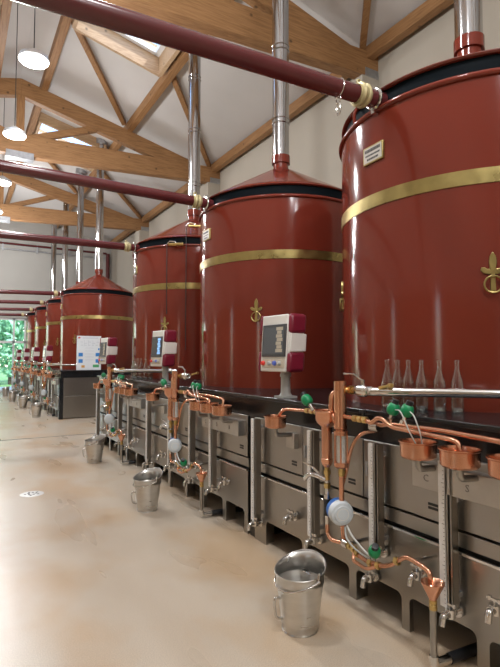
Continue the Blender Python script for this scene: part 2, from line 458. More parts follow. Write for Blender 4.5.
bays = [(Y0, TY[0]), (TY[0], TY[1]), (TY[1], TY[2]), (TY[2], Y1)]
for nm, x in (('beside the ridge', 1.64), ('half way up the roof slope', 3.72), ('along the top of the cream wall', 6.16), ('on the far side of the ridge', .62), ('half way up the far roof slope', -1.45)):
    zt = ceil_z(x + (0.07 if x > RX else -0.07)) - .005
    single('purlin', MB().beam((x, Y0, zt - .115), (x, Y1, zt - .115), .15, .22), 'wood_y', 'long brown timber purlin under the white ceiling, ' + nm, 'purlin', (x, 9, zt - .2), 'ceiling purlins', .004)
for j, (ya, yb) in enumerate(((TY[0] - 6.17, TY[0]), bays[1], bays[2])):
    for nm, xa, xb in (('near the ridge', 1.79, 3.59), ('near the cream wall', 3.85, 6.03)):
        yA = ya + 3.4
        a = (xa, yA, ceil_z(xa) - .09); b = (xb, yb - .06, ceil_z(xb) - .09)
        single('wind_brace', MB().beam(a, b, .11, .10), 'wood_y', 'thin diagonal roof brace %s, %s' % (nm, ('above the front still, before the first truss', 'before the second truss', 'before the third truss')[j]), 'roof brace', (xa, yA, a[2]), 'diagonal roof braces', .003)
for i, h in enumerate(SKY):
    if i == 2: continue
    for x in (h[0] - .06, h[1] + .12):
        pass

# pendant lamps
LY = [-4.3, -1.75, 0.85, 3.45, 7.35, 10.05, 12.98, 15.7, 18.4, 21.0]
for i, y in enumerate(LY):
    vis = y > 6
    x, z = .82, 5.66
    lab = 'round white pendant lamp glowing, ' + {4: 'closest to the dark red pipe at the top', 5: 'hanging just before the middle truss', 6: 'hanging just behind the middle truss', 7: 'hanging between middle and last truss'}.get(i, 'hidden far along the lamp row' if vis else 'behind the viewer in the lamp row')
    if y > 17 or y < 6: grp = 'pendant lamps out of sight'
    L = bpy.data.lights.new('lamp_light', 'POINT'); L.shadow_soft_size = .17; L.energy = 205; L.color = (.98, .985, 1.0)
    lo = bpy.data.objects.new('lamp_light', L); COL.objects.link(lo); lo.location = (x, y, z - .24)
    if not (6 < y < 17): continue
    t = root('pendant_lamp', lab, 'lamp', (x, y, z - .03), 'pendant lamps over the aisle')
    part('diffuser', MB().lathe([(0, -.03), (.18, -.03), (.195, -.015)], (x, y, z), n=32), 'lamp', t)
    part('housing', MB().lathe([(.195, -.015), (.205, 0), (.19, .05), (.12, .09), (.05, .14), (0, .14)], (x, y, z), n=32), 'lamp_case', t)
    part('cable', MB().cyl((x, y, z + .13), (x, y, ceil_z(x)), .007, 6), 'cable', t)

# ------------------------------------------------------------------ stills (vats)
def P3(ang, r, z, y=VY[0]): return Vector((AX + r * math.cos(ang), y + r * math.sin(ang), z))
def make_vat():
    y = VY[0]
    t = root('still_vat', '', 'still vat', (AX, y, CT), 'red still vats along the wall')
    part('shell', MB().lathe([(.0, CT), (R, CT), (R, 3.165)], (AX, y, 0), n=128), 'red', t)
    part('rim', MB().torus((AX, y, 3.173), R + .004, .019, n=128, m=10), 'red', t)
    part('seal_band', MB().lathe([(R, 3.172), (.955, 3.182), (.955, 3.315), (.96, 3.32)], (AX, y, 0), n=128), 'seal', t)
    lid = part('lid', MB().lathe([(.94, 3.298), (.978, 3.298), (.988, 3.307), (.978, 3.319), (.90, 3.363), (.095, 3.82)], (AX, y, 0), n=96), 'red', t)
    part('collar', MB().lathe([(.093, 3.78), (.093, 3.885), (.112, 3.887), (.112, 3.985), (.10, 3.985)], (AX, y, 0), n=40), 'red', lid)
    part('brass_band', MB().lathe([(R, 2.516), (R + .006, 2.518), (R + .006, 2.608), (R, 2.61)], (AX, y, 0), n=128), 'brass', t)
    for a in (165, 70, -28):
        a = math.radians(a)
        part('lid_clamp', MB().tube(fillet([P3(a, R + .005, 3.175), P3(a, R + .012, 3.26), P3(a, .975, 3.305)], .03), .012, 8), 'red', t)
    # nameplate
    a0 = math.radians(177.5); n_ = Vector((math.cos(a0), math.sin(a0), 0)); tx = Vector((-n_.y, n_.x, 0)); zc = 2.885
    def pbox(x0, x1, z0, z1, d0, d1):
        m = MB(); c = P3(a0, R, zc); vs = []
        for d in (d0, d1):
            for x, z in ((x0, z0), (x1, z0), (x1, z1), (x0, z1)): vs.append(c + tx * x + Vector((0, 0, z)) + n_ * d)
        return m.add(vs, [(0, 1, 2, 3), (7, 6, 5, 4), (0, 4, 5, 1), (1, 5, 6, 2), (2, 6, 7, 3), (3, 7, 4, 0)])
    np_ = part('nameplate', pbox(-.095, .095, -.06, .06, -.01, .012), 'brass', t, .003)
    part('plate_face', pbox(-.085, .085, -.05, .05, .006, .0135), 'plate', np_)
    ink = MB()
    for z0, z1, hw in ((.018, .04, .076), (-.010, .002, .07), (-.038, -.024, .055)):
        x = -hw
        while x < hw:
            w = random.choice((.006, .008, .011)); b = pbox(x, min(hw, x + w), z0, z1, .012, .0146); ink.add(b.v, b.f); x += w + .003
    part('plate_letters', ink, 'plate_ink', np_)
    # brass fleur-de-lis ornaments with a ring
    for deg in (-139.2, 139.0):
        a = math.radians(deg); n_ = Vector((math.cos(a), math.sin(a), 0)); tx = Vector((-n_.y, n_.x, 0)); zc = 1.985
        def to3(x, z, d): return P3(a, R, zc) + tx * x + Vector((0, 0, z)) + n_ * d
        o = MB()
        up = [(0, .125), (.016, .10), (.021, .07), (.017, .035), (.012, .01), (-.012, .01), (-.017, .035), (-.021, .07), (-.016, .10)]
        o.prism(up, -.004, .012, to3)
        for sg in (-1, 1):
            side = [(0, .0), (sg * .02, -.008), (sg * .05, .002), (sg * .066, .02), (sg * .06, .036), (sg * .042, .036), (sg * .03, .026), (0, .026)]
            o.prism(side, -.004, .010, to3)
        o.prism([(-.011, .01), (.011, .01), (.014, -.06), (.016, -.10), (0, -.118), (-.016, -.10), (-.014, -.06)], -.004, .010, to3)
        b = part('ornament', o, 'brass', t, .003)
        rg = MB().torus(to3(0, -.066, .02), .048, .006, tuple(n_), 28, 8); rg.cyl(to3(0, -.02, 0), to3(0, -.02, .026), .007, 8)
        part('ring', rg, 'brass', b)
    return t
def make_chimney():
    y = VY[0]; r = .103
    t = root('chimney_pipe', '', 'chimney pipe', (AX, y, 3.94), 'steel chimney pipes on the stills')
    part('flue', MB().lathe([(r, 3.94), (r, ceil_z(AX) + .05)], (AX, y, 0), n=40), 'flue', t)
    for z in (4.42, 5.35, 6.28, 7.2):
        m = MB()
        for dz in (-.03, 0.03): m.torus((AX, y, z + dz), r + .001, .007, n=40, m=6)
        part('joint_ring', m, 'flue', t)
    part('ceiling_flange', MB().lathe([(r, ceil_z(AX) - .12), (.17, ceil_z(AX) - .12), (.17, ceil_z(AX) + .05)], (AX, y, 0), n=32), 'galv', t)
    return t
def make_pipe():
    y = VY[0]; x1 = 2.455; z1 = 3.238; z0 = 3.165; r = .056
    zz = lambda x: z0 + (z1 - z0) * (x - LX) / (x1 - LX)
    t = root('vapour_pipe', '', 'pipe', (x1, y, z1), 'dark red pipes crossing the aisle')
    part('tube', MB().cyl((LX, y, z0), (x1, y, z1), r, 24), 'pipe_red', t)
    m = MB(); ax = (x1 - LX, 0, z1 - z0)
    for x in (2.235, 2.275): m.torus((x, y, zz(x)), r + .008, .016, ax, 24, 8)
    m.lathe([(r + .004, 0), (r + .004, .10)], (2.205, y, zz(2.205)), ax, 24)
    m.torus((2.24, y, zz(2.24) + r + .028), .016, .007, (0, 1, 0), 14, 6)
    part('brass_coupling', m, 'rope', t)
    m = MB(); m.torus((2.372, y, zz(2.372)), r + .006, .012, ax, 24, 8); m.box(2.355, 2.39, y - .015, y + .015, zz(2.37) - r - .045, zz(2.37) - r); m.box(2.355, 2.39, y - .015, y + .015, zz(2.37) + r, zz(2.37) + r + .03)
    part('clamp', m, 'chrome', t)
    return t
STILL_LOOK = ['tall red still vat with brass band, cut off by the photo edge', 'tall red still vat with brass band, second from the front, behind the big control panel',
              'tall red still vat with brass band, third from the front, last of the near row', 'red still vat standing behind the white poster board, fourth from the front',
              'red still vat just beyond the one with the poster board', 'narrow slice of red still vat, sixth from the front', 'red still vat beside the green window, last of all']
vat, chim, vpipe = make_vat(), make_chimney(), make_pipe()
for k in range(7):
    dy = VY[k] - VY[0]
    for src, lab in ((vat, STILL_LOOK[k]), (chim, 'shiny steel chimney pipe rising from the lid of the ' + sname(k)),
                     (vpipe, 'dark red pipe crossing the aisle to the rim of the ' + sname(k))):
        o = src if k == 0 else copy_tree(src)
        if k: o.location.y += dy
        if src is vpipe: o.rotation_euler.y = (-.0235, .019, -.003, -.018, -.018, -.018, -.018)[k]
        o['label'] = lab
# carabiner hanging from the front pipe
cb = MB(); xx = 2.06
cb.torus((xx, VY[0], 3.152), .022, .005, (1, 0, 0), 14, 6)
cb.tube([(xx + .0, VY[0] + .018 * math.cos(q), 3.092 + .042 * math.sin(q)) for q in [2 * PI * i / 20 for i in range(20)]], .0055, 6, closed=True)
cb.torus((xx, VY[0], 3.226), .058, .004, (1, 0, 0), 24, 6)
single('snap_hook', cb, 'chrome', 'small bright snap hook hanging under the front dark red pipe', 'hook', (xx, VY[0], 3.2))

# brass cocks with black pull cords on the third still
def cock(loc, ang, zdrop, lab):
    t = root('brass_cock', lab, 'valve', loc, 'brass cocks with hanging cords'); o = Vector(loc)
    n_ = Vector((math.cos(ang), math.sin(ang), 0)); tx = Vector((-n_.y, n_.x, 0))
    m = MB(); m.cyl(o - tx * .10, o + tx * .11, .022, 14); m.cyl(o - n_ * .12, o + n_ * .01, .014, 10)
    m.torus(o + tx * .11, .02, .008, tuple(tx), 14, 6)
    part('body', m, 'brass_fit', t)
    part('lever', MB().tube(fillet([o + Vector((0, 0, .0)), o + Vector((0, 0, .04)), o - tx * .09 + Vector((0, 0, .05)), o - tx * .13 + Vector((0, 0, .0))], .02), .008, 8), 'chrome', t)
    p = o - tx * .13
    part('cord', MB().tube([p, p - Vector((0, 0, zdrop * .5)), p - Vector((0, 0, zdrop))], .006, 6), 'cable', t)
for ang, z, dz, lab in ((-128, 3.16, 1.03, 'lower brass cock with shorter cord on the rim of the third still'), (-113, 3.43, 1.82, 'higher brass cock with longer cord, between second and third stills')):
    a = math.radians(ang); rr = R + .11
    cock((AX + rr * math.cos(a), VY[2] + rr * math.sin(a), z), a, dz, lab)

# ------------------------------------------------------------------ cabinets and worktops
SY0, SY1 = VY[0] - 1.313, VY[0] + 1.307         # section of the first still
def rnd_open(y0, y1, z1, r=.035, n=5):
    """outline of a foot opening from (y0,0) up, over and down to (y1,0)"""
    pts = [(y0, 0)]
    for k in range(n + 1):
        a = PI - PI / 2 * k / n; pts.append((y0 + r + r * math.cos(a), z1 - r + r * math.sin(a)))
    for k in range(n + 1):
        a = PI / 2 - PI / 2 * k / n; pts.append((y1 - r + r * math.cos(a), z1 - r + r * math.sin(a)))
    pts.append((y1, 0)); return pts
def make_cabinet():
    t = root('still_cabinet', '', 'cabinet', (FX + .5, VY[0], 0), 'steel cabinets under the stills')
    ya, yb = SY0 + .01, SY1 - .095
    ops = [(1.14, 1.48), (1.545, 1.955), (2.01, 2.375), (2.44, 2.865), (2.935, 3.42)]
    out = [(ya, .53), (ya, 0)]
    for a, b in ops: out += rnd_open(a, b, .19)
    out += [(yb, 0), (yb, .53)]
    part('base_plate', MB().prism(out, FX, FX + .03, lambda a, b, q: (q, a, b)), 'steel', t)
    part('ledge', MB().box(FX - .018, FX + .03, ya, yb, .53, .545), 'chrome', t, .003)
    part('middle_strip', MB().box(FX + .006, FX + .03, ya, yb, .56, .635), 'steel', t, .003)
    seams = [ya, 1.68, 2.30, 2.92, yb]
    for a, b in zip(seams, seams[1:]):
        d = part('door', MB().box(FX - .004, FX + .03, a + .004, b - .004, .65, 1.0), 'steel', t, .004)
        v = MB()
        for dz in (0, .02): v.box(FX - .007, FX, a + .07, a + .132, .705 + dz, .718 + dz)
        part('vent', v, 'btn_black', d)
        h = MB(); h.box(FX - .022, FX, b - .085, b - .035, .80, .865); h.cyl((FX - .026, b - .06, .79), (FX - .026, b - .06, .875), .011, 10)
        part('latch', h, 'galv', d, .002)
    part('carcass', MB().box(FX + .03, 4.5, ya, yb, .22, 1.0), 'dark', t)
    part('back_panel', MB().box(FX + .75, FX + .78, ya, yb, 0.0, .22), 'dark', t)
    part('post', MB().box(FX + .012, FX + .4, yb, SY1, 0, 1.0), 'black', t)
    for y in (1.51, 2.41, 3.48): part('foot', MB().box(FX + .03, FX + .1, y - .03, y + .03, 0, .22), 'steel', t)
    return t
cab = make_cabinet()
STN = []                                        # (root, label template, which stills get one)
STN.append((cab, 'stainless steel cabinet with square foot openings under the {s}', range(7)))

for nm, ks, ya, yb, lab in (('near', (0, 1, 2), SY0, VY[2] + 1.307, 'long glossy black worktop carrying the three front stills'), ('far', (3, 4, 5, 6), VY[3] - 1.46, VY[6] + 1.307, 'black worktop carrying the far four stills and the poster board')):
    t = root('worktop', lab, 'worktop', (FX + .5, ya, 1.0), 'black worktops')
    bs = [ya] + [VY[k] + 1.307 - .0 for k in ks]
    m = MB()
    for a, b in zip(bs, bs[1:]): m.box(FX - .03, 4.6, a + .003, b - .003, CT - .03, CT)
    part('top', m, 'black', t, .006)
    f = MB()
    for a, b in zip(bs, bs[1:]): f.box(FX + .01, FX + .04, a + .002, b - .002, 1.0, CT - .03)
    f.box(FX + .04, 4.55, ya + .02, yb - .02, 1.0, CT - .031)
    part('fascia', f, 'black', t)

# end panel of the far row
t = root('cabinet_gable', 'black framed steel end panel of the far cabinets, facing the aisle gap', 'end panel', (3.3, 12.78, 0))
ye = 12.74
part('post', MB().box(FX - .02, FX + .075, ye, ye + .15, 0, 1.0), 'black', t, .004); part('post', MB().box(4.4, 4.5, ye, ye + .15, 0, 1.0), 'black', t, .004)
part('upper_sheet', MB().box(FX + .075, 4.4, ye + .03, ye + .06, .565, 1.0), 'steel', t, .003)
part('lower_sheet', MB().box(FX + .075, 4.4, ye + .035, ye + .065, .02, .555), 'steel', t, .003)

# ------------------------------------------------------------------ station fittings
def tap_mb(o, r=.013, stem=.07, turn=.035):
    """small drain cock sticking out of the panel towards -X"""
    o = Vector(o); m = MB()
    m.cyl(o, o + Vector((-stem, 0, 0)), r, 12); m.lathe([(0, 0), (r * 1.7, 0), (r * 1.7, .012), (0, .012)], o + Vector((-.012, 0, 0)), (-1, 0, 0), 12)
    m.lathe([(0, -.02), (r * 1.35, -.02), (r * 1.35, .022), (0, .022)], o + Vector((-stem * .62, 0, 0)), (0, 0, 1), 12)
    e = o + Vector((-stem, 0, 0))
    m.tube(fillet([e + Vector((.02, 0, 0)), e + Vector((-.008, 0, 0)), e + Vector((-.016, 0, -.045))], .015), r * .85, 10)
    return m
def tap_handle(o, stem=.07, big=1.0):
    o = Vector(o); c = o + Vector((-stem * .62, 0, .02)); m = MB()
    m.cyl(c, c + Vector((0, 0, .018)), .006, 8)
    m.beam(c + Vector((0, -.028 * big, .022)), c + Vector((0, .028 * big, .022)), .014, .010)
    m.cyl(c + Vector((0, .018 * big, .014)), c + Vector((0, .018 * big, .032)), .010, 10); m.cyl(c + Vector((0, -.018 * big, .014)), c + Vector((0, -.018 * big, .032)), .010, 10)
    return m

def gauge(y, z0, z1, lab, grp='ruled level gauges on the cabinets'):
    t = root('level_gauge', '', 'gauge', (FX - .05, y, z0), grp)
    xo = FX - .075
    m = MB()
    m.box(xo, xo + .045, y - .036, y - .031, z0, z1); m.box(xo, xo + .045, y - .005, y, z0, z1); m.box(xo + .04, xo + .045, y - .036, y, z0, z1)
    m.box(xo, xo + .004, y - .036, y - .026, z0, z1); m.box(xo, xo + .004, y - .012, y - .001, z0, z1)
    part('channel', m, 'steel', t)
    rl = part('ruler', MB().box(xo - .006, xo + .012, y + .002, y + .036, z0, z1), 'ruler', t)
    tk = MB(); n = int((z1 - z0) / .02)
    for i in range(1, n):
        w = .015 if i % 5 == 0 else .007
        tk.box(xo - .0070, xo - .0058, y + .003, y + .003 + w, z0 + i * .02 - .0012, z0 + i * .02 + .0012)
    part('scale_marks', tk, 'tick', rl)
    part('glass_tube', MB().cyl((xo + .02, y - .018, z0), (xo + .02, y - .018, z1), .007, 8), 'glass', t)
    br = MB()
    for z in (z0 + .06, z1 - .06): br.box(xo + .044, FX + .001, y - .03, y - .006, z - .012, z + .012)
    part('bracket', br, 'galv', t)
    b = (FX + .002, y - .012, z0 - .022)
    tp = part('tap', tap_mb(b, .019, .115), 'chrome', t); part('tap_handle', tap_handle(b, .115, 1.3), 'chrome', tp)
    STN.append((t, lab, range(7)))
gauge(3.485, .19, 1.0, 'ruled steel level gauge at the post end of the cabinet, {s}')
gauge(2.73, .29, 1.0, 'ruled steel level gauge beside the copper cup, {s}')
gauge(2.14, .40, 1.0, 'ruled steel level gauge above the green valve, {s}')
gauge(1.65, .28, .985, 'ruled steel level gauge above the copper funnel, {s}')

def tap(y, z, lab, turn=0):
    t = root('drain_cock', '', 'tap', (FX, y, z), 'drain cocks on the cabinet plates')
    b = (FX + .002, y, z); part('body', tap_mb(b, .019, .095), 'chrome', t); part('handle', tap_handle(b, .095, 1.35), 'chrome', t)
    STN.append((t, lab, range(7)))
tap(3.0, .345, 'small chrome drain cock on bare plate beside the bucket, {s}')
tap(1.85, .36, 'small chrome drain cock just before the copper funnel, {s}')
tap(1.41, .37, 'small chrome drain cock beyond the funnel, {s}')
tap(2.20, .215, 'small chrome drain cock under the green valve, {s}')

def bowl(y, lab, letter=None, zt=1.08, rad=.09, x=2.0, which=range(7)):
    t = root('copper_bowl', '', 'bowl', (x, y, zt - .09), 'copper receiving bowls'); h = .082
    m = MB().lathe([(0, zt - h), (rad - .012, zt - h), (rad - .002, zt - h + .010), (rad - .001, zt - .008), (rad + .006, zt - .002), (rad + .006, zt + .003), (rad - .003, zt + .002), (rad - .006, zt - .008), (rad - .006, zt - h + .014), (0, zt - h + .008)], (x, y, 0), n=36)
    part('cup', m, 'copper', t)
    part('drain_pipe', MB().tube(fillet([(x, y, zt - h), (x, y, zt - h - .055), (FX + .0, y - .03, zt - h - .06)], .035), .0165, 12), 'steel', t)
    if letter:
        p = part('plate', MB().box(FX - .075, FX - .002, y - .13, y + .12, zt - .255, zt - .125), 'plate_steel', t, .003)
        part('letter', text_mb(letter, .05, .001, (FX - .076, y + .03, zt - .20), (0, -1, 0), (0, 0, 1)), 'tick', p)
    else:
        part('plate', MB().box(FX - .045, FX - .002, y - .06, y + .04, zt - .24, zt - .13), 'plate_steel', t, .003)
    STN.append((t, lab, which))
bowl(3.03, 'shallow copper bowl under the short side spout, {s}', None, 1.075, .08)
bowl(1.735, 'copper bowl below the two green valves, {s}', 'C')
bowl(1.495, 'middle copper bowl of three fed by the long pipe, {s}', 'S')
bowl(1.25, 'last copper bowl of three, beyond the long pipe end, {s}', 'B')

# copper column with sight glass
X = 2.0
t = root('copper_column', '', 'copper column', (X, 2.32, .65), 'copper columns on the cabinets')
y = 2.32
m = MB().lathe([(.032, 1.355), (.038, 1.357), (.038, 1.10), (.04, 1.09), (.04, 1.072), (.03, 1.066), (.03, 1.055)], (X, y, 0), n=28); m.lathe([(.034, 1.357), (.034, 1.12), (0, 1.12)], (X, y, 0), n=24)
part('tube', m, 'copper', t)
part('sight_glass', MB().lathe([(.03, .868), (.03, 1.042)], (X, y - .005, 0), n=24), 'glass', t)
m = MB()
for k in range(4):
    a = PI / 4 + k * PI / 2; m.cyl((X + .036 * math.cos(a), y - .005 + .036 * math.sin(a), .86), (X + .036 * math.cos(a), y - .005 + .036 * math.sin(a), 1.05), .0055, 8)
m.lathe([(0, 1.035), (.044, 1.035), (.044, 1.06), (0, 1.062)], (X, y - .005, 0), n=28); m.lathe([(0, .852), (.03, .838), (.044, .85), (.044, .872), (0, .872)], (X, y - .005, 0), n=28)
part('cage', m, 'copper', t)
part('inner_tube', MB().cyl((X, y - .005, .87), (X, y - .005, 1.04), .024, 16), 'galv_pale', t)
m = MB().cyl((X, y - .005, .79), (X, y - .005, .84), .017, 10); m.lathe([(.022, .80), (.022, .825)], (X, y - .005, 0), n=6, smooth=False)
part('brass_nut', m, 'brass_fit', t)
part('down_pipe', MB().tube(fillet([(X, y - .005, .79), (X, y - .005, .58), (X + .02, y + .0, .42)], .05), .016, 10), 'copper', t)
# bulge on column + link to the cup
m = MB().tube(fillet([(X, y + .03, 1.29), (X, y + .075, 1.27), (X, y + .085, 1.16), (X, y + .03, 1.10)], .03), .02, 12)
part('side_loop', m, 'copper', t)
part('hanging_tube', MB().tube(fillet([(FX + .012, 2.19, 1.06), (X + .09, 2.215, 1.055), (X + .06, 2.25, 1.02), (X + .04, 2.275, .95), (X + .03, 2.31, .80), (X + .02, 2.335, .72)], .04), .011, 8), 'copper', t)
STN.append((t, 'upright copper column with a sight glass in a cage, {s}', range(7)))

# hydrometer cup
t = root('hydrometer_cup', '', 'copper cup', (X, 2.455, .60), 'copper cups on long tubes'); y = 2.45
m = MB().lathe([(.071, 1.165), (.076, 1.17), (.078, 1.163), (.072, 1.155), (.0715, 1.13), (.068, 1.108), (.058, 1.09), (.042, 1.076), (.033, 1.066), (.033, .875), (.037, .87), (.037, .855), (.031, .835), (.014, .815), (0, .815)], (X, y, 0), n=36)
m.lathe([(.071, 1.165), (.067, 1.13), (.055, 1.10), (0, 1.088)], (X, y, 0), n=36)
part('cup', m, 'copper', t)
m = MB().cyl((X, y, .74), (X, y, .82), .016, 10); m.lathe([(.024, .775), (.024, .80)], (X, y, 0), n=6, smooth=False); m.lathe([(.022, .69), (.022, .72)], (X, y, 0), n=6, smooth=False)
part('brass_nut', m, 'brass_fit', t)
part('steel_pipe', MB().cyl((X, y, .47), (X, y, .75), .014, 10).lathe([(0, .60), (.02, .60), (.02, .65), (0, .65)], (X, y, 0), n=12), 'chrome', t)
sv = part('stopcock', MB().tube(fillet([(X - .02, y - .01, .745), (X - .05, y + .05, .765), (X - .06, y + .11, .762), (X - .06, y + .15, .72)], .03), .014, 10), 'chrome', t)
part('lever', MB().beam((X - .02, y + .10, .80), (X - .02, y + .22, .815), .014, .008).cyl((X - .02, y + .03, .76), (X - .02, y + .12, .80), .007, 8), 'chrome', sv)
STN.append((t, 'round copper cup on a long copper tube beside the column, {s}', range(7)))

# side spout over the far bowl
t = root('side_spout', '', 'pipe', (X, 2.53, 1.15), 'copper side spouts')
part('tube', MB().tube(fillet([(X, 2.51, 1.152), (X, 2.68, 1.147), (X, 2.90, 1.137), (X, 2.965, 1.11), (X, 3.0, 1.06)], .05), .011, 10), 'copper', t)
for yy in (2.55, 2.60, 2.65): part('brass_nut', MB().lathe([(.012, -.015), (.018, -.013), (.018, .013), (.012, .015)], (X, yy, 1.149), (0, 1, 0), 6, smooth=False), 'brass_fit', t)
STN.append((t, 'thin copper spout from the cup to the side bowl, {s}', range(7)))

def green_valve(base, tip, lab, hose=None, scale=1.0):
    """base on the pipe, tip = where the knob points"""
    b, e = Vector(base), Vector(tip); d = (e - b).normalized(); L = (e - b).length; s = scale
    t = root('green_valve', '', 'valve', base, 'green capped valves')
    part('stem', MB().cyl(b, b + d * (L * .5), .011 * s, 10).lathe([(0, 0), (.018 * s, 0), (.018 * s, .02 * s), (0, .02 * s)], b, tuple(d), 6, smooth=False), 'chrome', t)
    part('body', MB().lathe([(0, 0), (.026 * s, 0), (.034 * s, .012 * s), (.036 * s, .035 * s), (.03 * s, .058 * s), (.02 * s, .066 * s), (0, .066 * s)], b + d * (L * .42), tuple(d), 20), 'green', t)
    part('cap', MB().lathe([(0, .06 * s), (.021 * s, .06 * s), (.019 * s, .088 * s), (0, .09 * s)], b + d * (L * .42), tuple(d), 14), 'btn_black', t)
    if hose: part('hose', MB().tube(fillet(hose, .06), .0033, 8), 'hose', t)
    STN.append((t, lab, range(7)))
green_valve((X, 2.58, 1.155), (X - .02, 2.665, 1.255), 'green capped valve beside the copper cup, {s}')
green_valve((X + .04, 1.965, 1.15), (X + .05, 1.93, 1.25), 'green capped valve beside the pipe bend, {s}', [(X + .02, 1.90, 1.22), (X - .03, 1.82, 1.23), (X - .02, 1.77, 1.12), (X + .0, 1.745, 1.06)], .95)
green_valve((X + .04, 1.87, 1.15), (X + .05, 1.835, 1.25), 'green capped valve above the first of three bowls, {s}', [(X + .02, 1.80, 1.22), (X - .03, 1.73, 1.21), (X - .02, 1.70, 1.12), (X + .0, 1.71, 1.06)], .95)
green_valve((X - .0, 2.06, .385), (X - .05, 1.99, .49), 'green capped valve low on the copper drain line, {s}', None, .95)

# copper delivery pipes
t = root('delivery_pipe', '', 'pipe', (X, 2.26, 1.15), 'copper delivery pipes')
part('tube', MB().tube(fillet([(X, 2.29, 1.148), (X, 2.10, 1.145), (X, 2.065, 1.13), (X, 2.01, 1.168), (X, 1.975, 1.165), (X, 1.915, 1.13), (X, 1.72, 1.122), (X, 1.545, 1.117), (X, 1.50, 1.108), (X, 1.494, 1.065)], .035), .0125, 10), 'copper', t)
part('long_tube', MB().tube(fillet([(X + .035, 2.04, 1.12), (X + .035, 1.95, 1.138), (X + .035, 1.62, 1.145), (X + .035, 1.30, 1.135), (X + .02, 1.255, 1.125), (X + .01, 1.25, 1.07)], .04), .0125, 10), 'copper', t)
for yy in (2.19, 2.15, 2.11): part('brass_nut', MB().lathe([(.012, -.016), (.02, -.014), (.02, .014), (.012, .016)], (X, yy, 1.146), (0, 1, 0), 6, smooth=False), 'brass_fit', t)
m = MB().lathe([(0, -.03), (.026, -.028), (.028, .028), (0, .03)], (X + .02, 2.05, 1.115), (0, 1, 0), 12); m.cyl((X + .02, 2.05, 1.115), (FX + .008, 2.05, 1.115), .013, 8)
part('union', m, 'chrome', t)
part('valve_knob', MB().cyl((X + .01, 2.14, 1.16), (X + .01, 2.14, 1.19), .006, 8).lathe([(0, .0), (.018, 0), (.018, .014), (0, .014)], (X + .01, 2.14, 1.185), n=12), 'btn_black', t)
STN.append((t, 'pair of copper delivery pipes running to the three bowls, {s}', range(7)))
# steel feed rail
xr = 2.06
t = root('feed_rail', '', 'pipe', (xr, 2.2, 1.31), 'steel feed rails')
rail_tube = part('tube', MB().cyl((xr, 2.13, 1.304), (2.72, 1.42, 1.304), .026, 18), 'chrome', t)
part('wall_flange', MB().lathe([(0, 0), (.045, 0), (.045, .02), (0, .02)], (2.655, 1.49, 1.304), (.68, -.73, 0), 16), 'chrome', rail_tube)
m = MB()
for yy, rr in ((2.285, .02), (2.265, .026), (2.245, .02)): m.lathe([(.008, -.012), (rr, -.011), (rr, .011), (.008, .012)], (xr - .02, yy, 1.305), (0, 1, 0), 8, smooth=False)
part('brass_nut', m, 'brass_fit', t); m = MB(); m.cyl((xr + .02, 2.08, 1.325), (xr + .06, 2.03, 1.34), .009, 8); m.lathe([(0, -.012), (.014, -.012), (.014, .012), (0, .012)], (xr + .06, 2.03, 1.34), (0, 1, 0), 8)
part('drain_plug', m, 'brass_fit', t)
m = MB().lathe([(.012, -.055), (.026, -.05), (.028, -.03), (.037, -.02), (.037, .02), (.028, .03), (.026, .05), (.012, .055)], (xr - .01, 2.18, 1.306), (0, 1, 0), 18)
m.cyl((xr - .01, 2.18, 1.30), (xr - .01, 2.18, 1.365), .012, 10); m.torus((xr, 2.12, 1.307), .021, .008, (0, 1, 0), 16, 6)
bv = part('ball_valve', m, 'chrome', t)
part('lever', MB().tube(fillet([(xr - .01, 2.165, 1.362), (xr - .012, 2.20, 1.372), (xr - .015, 2.24, 1.398), (xr - .02, 2.33, 1.402)], .015), .007, 8), 'chrome', bv)
part('union', MB().tube(fillet([(X, 2.345, 1.30), (X + .01, 2.30, 1.305), (xr - .02, 2.275, 1.305)], .02), .015, 10), 'brass_fit', t)
STN.append((t, 'bright steel feed pipe with ball valve running to the vat, {s}', range(7)))

# flow meter
t = root('flow_meter', '', 'flow meter', (X - .02, 2.32, .57), 'round flow meters'); c = (X - .0, 2.33, .575)
d_ = (-.36, -.93, -.05)
part('case', MB().lathe([(0, -.062), (.064, -.062), (.071, -.05), (.071, -.008)], c, d_, 32), 'blue', t, label='blue rear case')
part('cover', MB().lathe([(.066, -.008), (.073, -.004), (.073, .03), (.066, .042), (.05, .046), (.048, .05), (.02, .052), (0, .052)], c, d_, 32), 'meter', t)
m = MB(); dv = Vector(d_).normalized(); u, v, w = frame_of(d_)
m.torus(Vector(c) + dv * .049, .034, .003, d_, 24, 6)
part('raised_ring', m, 'white', t)
part('pipe_stub', MB().cyl((X + .02, 2.36, .575), (X, 2.45, .575), .02, 12).lathe([(0, -.05), (.024, -.05), (.024, .05), (0, .05)], (X, 2.448, .575), (0, 0, 1), 12), 'btn_black', t)
part('signal_lead', MB().tube(fillet([(X, 2.27, .51), (X - .01, 2.22, .47), (X - .02, 2.16, .45), (X - .01, 2.10, .41), (X, 2.065, .40)], .04), .006, 8), 'hose', t)
part('return_lead', MB().tube(fillet([(X, 2.285, .50), (X - .02, 2.26, .45), (X - .02, 2.19, .41), (X - .01, 2.12, .39), (X, 2.085, .385)], .04), .0055, 8), 'hose', t)
STN.append((t, 'round pale blue flow meter at the middle of the cabinet, {s}', range(7)))

